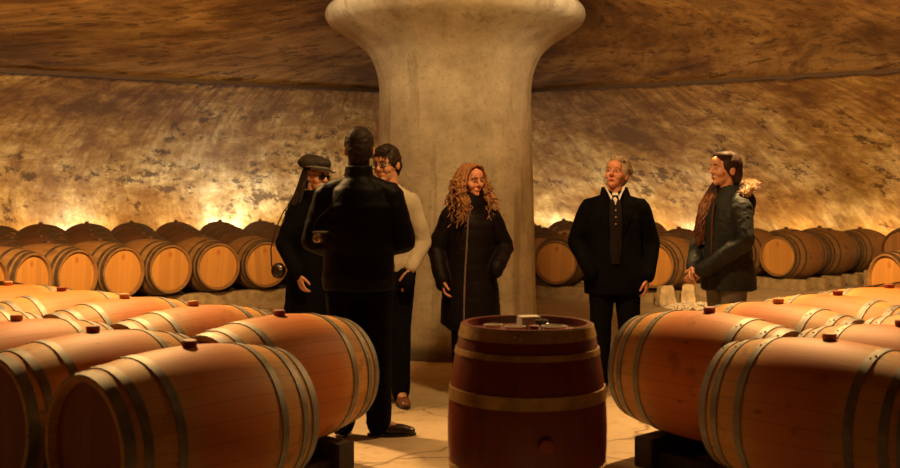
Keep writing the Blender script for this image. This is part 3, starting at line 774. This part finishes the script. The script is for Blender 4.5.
# ---- woman with long curly hair
def woman_curly():
    b = Body('person with long curly auburn hair in a black knee length coat', 'person', (.15, 7.6, 0), 6, 1.685, (28, -6, -3), M['skin_red'], 5)
    arms, legs = arms_legs({'el': (.275, .06, 1.13), 'wr': (.185, -.12, .99), 'dir': (-.6, -.5, -.4), 'side': (0, -.5, 1), 'pocket': 1, 'cuff': 1.0},
                           {'el': (-.262, .05, 1.11), 'wr': (-.225, -.08, .9), 'dir': (.1, -.3, -1), 'side': (0, -1, 0), 'hand': 1, 'cuff': 1.05, 'flip': -1, 'pocket': 1}, shx=.158, shz=1.365, feet=((.1, .02), (-.08, -.03)))
    b.body(True, arms, legs); b.face()
    ct = b.coat('coat', M['plum_black'], [(.5, .2, .16, .03, .02), (.56, .24, .175, .0, .02), (.7, .235, .17, 0, .02), (.92, .215, .155, 0, .015), (1.05, .195, .138, 0, .01), (1.2, .195, .14, 0, .01), (1.31, .195, .13, 0, .01), (1.4, .15, .105, 0, .012), (1.46, .095, .09, 0, .015)],
           arms, (.07, .064, .055), [(1.4, .11, .1, 0, .01), (1.5, .09, .09, 0, .0), (1.53, .085, .085, 0, 0)], .007, 8, lambda co: -.004 * (1 - abs(math.sin(co.z * 26)) ** .3))
    mb = b.M(); mb.tube([(-.03, -.145 - .0, 1.42), (-.04, -.152, 1.3), (-.05, -.155, 1.15), (-.06, -.165, 1.0), (-.07, -.178, .8), (-.075, -.182, .56)], .0065, None, 6)
    z = mb.build('zipper', M['steel'], ct)
    b.trousers(M['black_denim'], legs, (.095, .066, .055)); b.shoes(M['leather'], legs)
    h = b.Hd(); h.ell((0, .02, .14), (.09, .098, .1)); h.ell((0, .05, .08), (.088, .07, .1))
    hr = h.remesh('hair', M['hair_curly'], b.root, .006, 2, lambda co: .006 * noise.noise(co * 45))
    mb = b.Hd(); rg = random.Random(9)
    for k in range(230):
        a = rg.uniform(-.62, PI + .62); x0 = math.cos(a) * .084; y0 = .01 + math.sin(a) * .09
        L = rg.uniform(.22, .44) if y0 > -.04 else rg.uniform(.3, .42)
        sx = 1 if x0 > 0 else -1; spread = rg.uniform(.0, .12); ph = rg.uniform(0, 6.28); fr_ = rg.uniform(26, 38); am = rg.uniform(.009, .018)
        pts = []
        for i in range(15):
            t = i / 14; z = .2 - .06 * (1 - t) * 0 - L * t
            w = min(1, t * 2.5); bulge = 1 + .22 * math.sin(min(1, t * 1.4) * PI)
            yy = y0 * bulge - (.07 if y0 < .02 else -.0) * t * min(1, max(0, t * 2 - .3))
            if z < -.02: yy = min(yy, yy - .03) if y0 < .03 else yy + .02
            pts.append((x0 * bulge + sx * spread * w * t + am * w * math.cos(ph + z * fr_ * 4), yy + am * w * math.sin(ph + z * fr_ * 4), z if t > .05 else .2))
        mb.tube(pts, .009, .003, 5)
    for k in range(44):      # strands laid over the crown from the parting
        q = 1 if k % 2 else -1; y = -.07 + .13 * (k // 2) / 21
        mb.tube([(q * .004, y, .234 - .4 * y * y), (q * .05, y - .005, .216 - .4 * y * y), (q * .087, y, .15), (q * .095 + rg.uniform(-.006, .006), y + .01, .08), (q * .104 + rg.uniform(-.01, .01), y, .0), (q * .11 + rg.uniform(-.015, .015), y - .02, -.1)], .0085, .004, 6)
    mb.build('curls', M['hair_curly'], hr)
    # pale fur edge of the hood behind the shoulder
    fur(b, [(-.12, .07, 1.44), (-.08, .12, 1.475), (.0, .135, 1.48), (.08, .12, 1.475), (.13, .06, 1.455), (.17, -.02, 1.44), (.18, -.07, 1.42)], .02, 260, 'fur_dark', ct)
def fur(b, path, r, n, mat, parent):
    mb = b.M(); rg = random.Random(n); pts = [Vector(p) for p in path]
    mb.tube(pts, r, r, 8)
    for k in range(n):
        t = rg.uniform(0, len(pts) - 1.001); i = int(t); p = pts[i].lerp(pts[i + 1], t - i)
        d = Vector((rg.gauss(0, 1), rg.gauss(0, 1), rg.gauss(0, 1) + .25)).normalized(); e = p + d * r * rg.uniform(1.25, 1.8)
        mb.tube([p + d * r * .6, p.lerp(e, .6), e + Vector((0, 0, -.004))], .004, .001, 4)
    mb.build('fur_trim', M[mat], parent)
woman_curly()

# ---- grey-haired man
def man_grey():
    b = Body('person with grey blond hair in a black overcoat and white shirt collar, looking up left', 'person', (1.215, 7.75, 0), -6, 1.74, (-24, 11, 6), M['skin_red'], 6)
    arms, legs = arms_legs({'el': (.275, .06, 1.12), 'wr': (.235, -.02, .86), 'dir': (-.05, -.15, -1), 'side': (-.3, -1, 0), 'hand': 1, 'curl': 30},
                           {'el': (-.285, .05, 1.12), 'wr': (-.19, -.1, .93), 'dir': (.3, -.3, -1), 'side': (0, -1, 0), 'pocket': 1, 'cuff': 1.02}, feet=((.115, 0), (-.115, .02)), shx=.185)
    b.body(False, arms, legs); b.face('brow_grey', look=-.004)
    ct = b.coat('overcoat', M['black_wool'], [(.74, .235, .155, 0, .015), (.85, .235, .16, 0, .015), (1.02, .215, .15, 0, .01), (1.16, .212, .15, 0, .01), (1.3, .22, .148, 0, .01), (1.4, .185, .12, 0, .012), (1.46, .1, .088, 0, .02)],
           arms, (.078, .066, .054), [(1.42, .095, .085, 0, .025), (1.51, .078, .07, 0, .03)], .005, 7)
    b.trousers(M['black_denim'], legs, (.108, .08, .07)); b.shoes(M['leather'], legs)
    # dark knit strip, shirt placket with buttons and the open white collar
    mb = b.M(); mb.loops([[(x * w, y, z) for x, y in ((-1, -.006), (0, -.014), (1, -.006), (0, .02))] for z, w, y in ()], close=False) if 0 else None
    rows_ = [(1.47, .03, -.083), (1.42, .04, -.118), (1.34, .045, -.147), (1.2, .045, -.151), (1.05, .04, -.153), (.97, .03, -.153)]
    mb = b.M(); mb.loops([[(-w, y, z), (-w * .5, y - .008, z), (0, y - .010, z), (w * .5, y - .008, z), (w, y, z), (0, y + .03, z)] for z, w, y in rows_]); wst = mb.build('waistcoat', M['brown_knit'], b.root)
    mb = b.M(); rows_ = [(1.49, .02, -.066), (1.455, .024, -.098), (1.425, .008, -.126), (1.4, .002, -.136)]
    mb.loops([[(-w, y, z), (0, y - .006, z), (w, y, z), (0, y + .02, z)] for z, w, y in rows_]); sh = mb.build('shirt', M['white_shirt'], b.root)
    for z in (1.36, 1.31, 1.26):
        mb = b.M(); mb.ell((0, -.166, z), (.006, .003, .006), None, 10, 6); mb.build('button', M['fur'], sh)
    for q in (-1, 1):
        mb = b.M(); rings = [[(q * x, y, z), (q * (x + w), y + .012, z + .012), (q * (x + w), y + .02, z + .008), (q * x, y + .008, z - .004)] for x, y, z, w in ((.058, .0, 1.535, .008), (.055, -.04, 1.52, .012), (.042, -.078, 1.49, .018), (.022, -.102, 1.462, .024), (.03, -.118, 1.435, .006))]
        mb.loops(rings); mb.build('collar_wing', M['white_shirt'], sh, False)
        mb = b.M(); rings = [[(q * x, y, z), (q * (x + w), y + .016, z), (q * (x + w), y + .028, z), (q * x, y + .014, z)] for x, y, z, w in ((.075, -.02, 1.53, .02), (.062, -.075, 1.47, .05), (.055, -.128, 1.4, .075), (.05, -.15, 1.33, .07), (.046, -.158, 1.26, .045), (.04, -.16, 1.16, .01))]
        mb.loops(rings); mb.build('lapel', M['black_wool'], ct, False)
    h = hair_short(b, 'hair_grey', .01, seed=7, amp=.004, top=.004)
    mb = b.Hd(); rg = random.Random(2)
    for k in range(260):
        a = rg.uniform(-.35, PI + .35); el = rg.uniform(.0, 1.4); x = math.cos(a) * math.cos(el) * .092; y = .012 + math.sin(a) * math.cos(el) * .1; z = .14 + math.sin(el) * .1
        mb.tube([(x, y, z), (x * 1.06 + rg.uniform(-.01, .01), y * 1.06 + .012, z + .004), (x * 1.06, y * 1.06 + .022, z - .018)], .0045, .0015, 5)
    mb.build('tufts', M['hair_grey'], h)
man_grey()

# ---- woman in profile with a fur-trimmed parka
def woman_profile():
    b = Body('person in profile with long brown hair, slate parka with tan fur hood and grey jeans', 'person', (1.95, 7.42, 0), -66, 1.765, (-13, 2, 0), M['skin'], 8)
    arms, legs = arms_legs({'el': (.235, -.03, 1.13), 'wr': (.05, -.245, .935), 'dir': (-.45, -.6, -.6), 'side': (-.4, -.3, .8), 'hand': 1, 'curl': 32, 'cuff': 1.0},
                           {'el': (-.235, -.04, 1.13), 'wr': (-.045, -.25, .945), 'dir': (.4, -.6, -.65), 'side': (.4, -.3, .8), 'hand': 1, 'curl': 32, 'flip': -1, 'cuff': 1.0}, shx=.152, shz=1.362, feet=((.09, -.03), (-.09, .05)))
    b.body(True, arms, legs); b.face()
    ct = b.coat('parka', M['navy_parka'], [(.79, .215, .18, 0, .025), (.88, .215, .175, 0, .022), (1.02, .195, .155, 0, .015), (1.16, .18, .145, 0, .01), (1.3, .182, .135, 0, .012), (1.4, .145, .11, 0, .02), (1.455, .09, .085, 0, .025)],
           arms, (.072, .064, .05), [(1.4, .11, .11, 0, .05), (1.48, .1, .1, 0, .06), (1.515, .09, .085, 0, .055)], .009, 11)
    # hood lying on the back
    mb = b.M(); mb.ell((0, .13, 1.4), (.13, .08, .1)); mb.ell((0, .15, 1.34), (.1, .06, .09)); mb.remesh('hood', M['navy_parka'], ct, .009, 4, b.wrinkle(.006, 12))
    fur(b, [(.135, .03, 1.455), (.14, .1, 1.5), (.1, .17, 1.525), (.0, .2, 1.53), (-.1, .17, 1.525), (-.14, .1, 1.5), (-.135, .03, 1.455)], .03, 1100, 'fur', ct)
    mb = b.M(); mb.tube([(.02, -.115, 1.4), (.025, -.135, 1.3), (.025, -.142, 1.15), (.025, -.145, 1.02), (.025, -.15, .82)], .008, None, 6); mb.build('zip_edge', M['brown_leather'], ct)
    b.trousers(M['grey_jeans'], legs, (.1, .07, .052)); b.shoes(M['leather'], legs)
    h = b.Hd(); h.ell((0, .018, .14), (.086, .1, .1)); h.ell((0, .06, .08), (.075, .055, .09)); h.ell((.03, -.03, .2), (.05, .06, .035)); h.ell((-.03, -.03, .2), (.05, .06, .035))
    hr = h.remesh('hair', M['hair_brown'], b.root, .006, 2, lambda co: .003 * noise.noise(Vector((co.x * 60, co.y * 60, co.z * 12))))
    mb = b.Hd(); mb2 = b.Hd(); rg = random.Random(6)
    for k in range(60):      # the long lengths brought forward over her right shoulder
        u = rg.random(); w = rg.uniform(-.03, .03); x = -.085 - .02 * u
        L = rg.uniform(.34, .5); tgt = mb
        p0 = Vector((-.05 - .03 * u, .05 - .06 * rg.random(), .16)); p1 = Vector((-.088 + w * .2, .02 - .04 * rg.random(), .06)); p2 = Vector((-.1 + w, -.06 + w * .6, -.06)); p3 = Vector((-.085 + w, -.125 + w * .8, -.2)); p4 = Vector((-.075 + w * 1.3, -.15 + rg.uniform(-.03, .03), .06 - L))
        P = smooth_prof3([p0, p1, p2, p3, p4], 4); ph = rg.uniform(0, 6)
        P = [q + Vector((.008 * math.sin(ph + i * .9), .008 * math.cos(ph + i * .9), 0)) * min(1, i / 6) for i, q in enumerate(P)]
        mb.tube(P[:9], .013, .011, 5); mb2.tube(P[8:], .011, .003, 5)
    mb.build('side_hair', M['hair_brown'], hr); mb2.build('hair_lengths', M['hair_auburn'], hr)
def smooth_prof3(P, n):
    out = []
    for i in range(len(P) - 1):
        p0, p1, p2, p3 = P[max(i - 1, 0)], P[i], P[i + 1], P[min(i + 2, len(P) - 1)]
        for k in range(n):
            t = k / n; out.append(.5 * ((2 * p1) + (p2 - p0) * t + (2 * p0 - 5 * p1 + 4 * p2 - p3) * t * t + (3 * p1 - p0 - 3 * p2 + p3) * t ** 3))
    out.append(P[-1]); return out
woman_profile()

# ---- things carried and things on the upright barrel
bag = empty('shoulder_bag', (-1.255, 7.68, .91), R(20), 'small round black bag hanging on a thin strap beside the person in the cap', 'bag')
mb = MB(); mb.ell((0, 0, 0), (.055, .035, .06)); mb.remesh('pouch', M['leather'], bag, .006, 3)
mb = MB(); mb.tube([(.05, 0, .04), (.03, .0, .2), (.045, .02, .36), (.1, .06, .48), (.16, .12, .53)], .005, None, 6); mb.tube([(-.05, 0, .03), (-.055, 0, .16), (-.02, .02, .3), (.05, .06, .43), (.14, .1, .525)], .005, None, 6); mb.build('strap', M['leather'], bag)
mb = MB(); mb.ell((.01, -.034, .02), (.014, .005, .014)); mb.build('clasp', M['steel'], bag)
cm = empty('compact_camera', (-.765, 6.2, 1.21), R(-20), 'small silver and black camera hanging at the left arm of the man in black', 'camera')
mb = MB(); mb.box((0, 0, 0), (.1, .035, .062), None, .008); mb.build('camera_body', M['black_plastic'], cm)
mb = MB(Matrix.Rotation(R(90), 4, 'X')); mb.lathe([(.026, .015), (.026, .05), (.021, .052), (.019, .046)], 24); mb.build('lens_barrel', M['steel'], cm)
mb = MB(); mb.box((0, 0, .034), (.098, .033, .012), None, .003); mb.build('top_plate', M['steel'], cm)
mb = MB(); mb.tube([(-.05, 0, .02), (-.03, .0, .1), (.06, .05, .2), (.105, .085, .28), (.1, .14, .3)], .004, None, 6); mb.build('strap', M['black_wool'], cm)

TZ = (BL - .046) * .96
def dish(x, y, label, rr_=.05, h=.04):
    t = empty('tasting_bowl', (x, y, TZ), 0, label, 'bowl', 'white bowls on the upright barrel')
    mb = MB(); mb.lathe([(rr_ * .5, 0), (rr_ * .55, .004), (rr_ * .85, h * .5), (rr_, h), (rr_ * .94, h), (rr_ * .78, h * .5), (rr_ * .4, .008)], 32); mb.build('bowl', M['white_dish'], t)
dish(.335 - .15, 4.57 - .08, 'small white bowl on the upright barrel, leftmost of three', .04, .045)
dish(.335 - .06, 4.57 - .14, 'small white bowl on the upright barrel, middle of three', .045, .045)
dish(.335 + .105, 4.57 - .13, 'small white bowl on the upright barrel, rightmost of three', .055, .045)
nk = empty('napkin_stack', (.335 + .015, 4.57 + .08, TZ), R(12), 'stack of folded white napkins on the upright barrel', 'napkins')
for k in range(5):
    mb = MB(); mb.box((0, 0, .006 + k * .0125), (.1 - k * .002, .08, .0125), Matrix.Rotation(R(3 * (k % 2)), 3, 'Z'), .004); mb.build('napkin', M['white_shirt'], nk, True)
def glass_pot(x, y, mat, label, h, r_):
    t = empty('small_pot', (x, y, TZ), 0, label, 'pot')
    mb = MB(); mb.lathe([(r_ * .8, 0), (r_, .01), (r_, h * .75), (r_ * .85, h * .8)], 24); mb.build('pot_body', M[mat], t)
    mb = MB(); mb.lathe([(r_ * .9, h * .8), (r_ * .9, h * .95), (r_ * .6, h), (.004, h)], 24); mb.build('lid', M[mat], t)
glass_pot(.335 + .06, 4.57 - .03, 'black_plastic', 'small black pot beside the napkins on the upright barrel', .06, .032)
glass_pot(.335 + .02, 4.57 - .15, 'bung_red', 'small red brown pot between two white bowls on the upright barrel', .05, .026)
#PEOPLE-END

# ------------------------------------------------------------------ light
def lamp(kind, loc, energy, col, aim=None, size=.2, **kw):
    d = bpy.data.lights.new(kind.lower() + '_lamp', kind); d.energy = energy; d.color = col
    if kind == 'AREA': d.shape = 'DISK'; d.size = size
    else: d.shadow_soft_size = size
    for k, v in kw.items(): setattr(d, k, v)
    o = bpy.data.objects.new('cellar_light', d); COL.objects.link(o); o.location = loc
    if aim is not None: o.rotation_euler = (Vector(aim) - Vector(loc)).to_track_quat('-Z', 'Y').to_euler()
    return o
WARM = (1.0, .56, .2); PALE = (1.0, .74, .42)
# uplights on the floor between the last row and the wall
UP = (1.0, .66, .34)
for a in range(-70, 75, 7):
    x, y = plan(11.0, R(a))
    lamp('SPOT', (x, y, .35), 55, UP, (CX + (x - CX) * .93, CY + (y - CY) * .93, 2.2), .08, spot_size=R(165), spot_blend=1.0)
for a, e in ((-23.4, 170), (-37.6, 70), (11, 60), (24.6, 45)):
    x, y = plan(11.05, R(a))
    lamp('SPOT', (x, y, .45), e, (.85, .95, 1), (CX + (x - CX) * .95, CY + (y - CY) * .95, 2.2), .08, spot_size=R(150), spot_blend=1.0)
# ceiling spots round the capital
for q in (-1, 1):
    lamp('SPOT', (q * 2.3, 7.6, 3.3), 4500, WARM, (q * 6.6, 15.5, 2.6), .15, spot_size=R(85), spot_blend=.8)
    lamp('SPOT', (q * 2.3, 7.7, 3.4), 1400, WARM, (q * 2.1, 5.6, .3), .12, spot_size=R(84), spot_blend=.7)
lamp('SPOT', (.35, 5.6, 3.5), 470, WARM, (.1, 9.0, 1.6), .15, spot_size=R(100), spot_blend=.6)
for q in (-1, 1): lamp('SPOT', (q * 1.7, 8.5, 3.5), 60, PALE, (0, 9.6, 3.1), .1, spot_size=R(100), spot_blend=.8)  # unseen pair added only to brighten the lip of the capital
w = bpy.data.worlds.new('World'); S.world = w; w.use_nodes = True
w.node_tree.nodes['Background'].inputs[0].default_value = (.02, .012, .006, 1)
w.node_tree.nodes['Background'].inputs[1].default_value = .3

# ------------------------------------------------------------------ camera
cd = bpy.data.cameras.new('camera'); cam = bpy.data.objects.new('camera', cd); COL.objects.link(cam)
cam.location = (0, 0, CAMZ); cam.rotation_euler = (PI / 2, 0, 0)
cd.sensor_width = 36; cd.lens = 36 * FPX / 900; cd.shift_y = -40 / 900; cd.clip_start = .05
cd.dof.use_dof = True; cd.dof.focus_distance = 8.0; cd.dof.aperture_fstop = 2.8
S.camera = cam
S.view_settings.view_transform = 'Standard'; S.view_settings.look = 'None'; S.view_settings.gamma = 1; S.view_settings.exposure = -.28
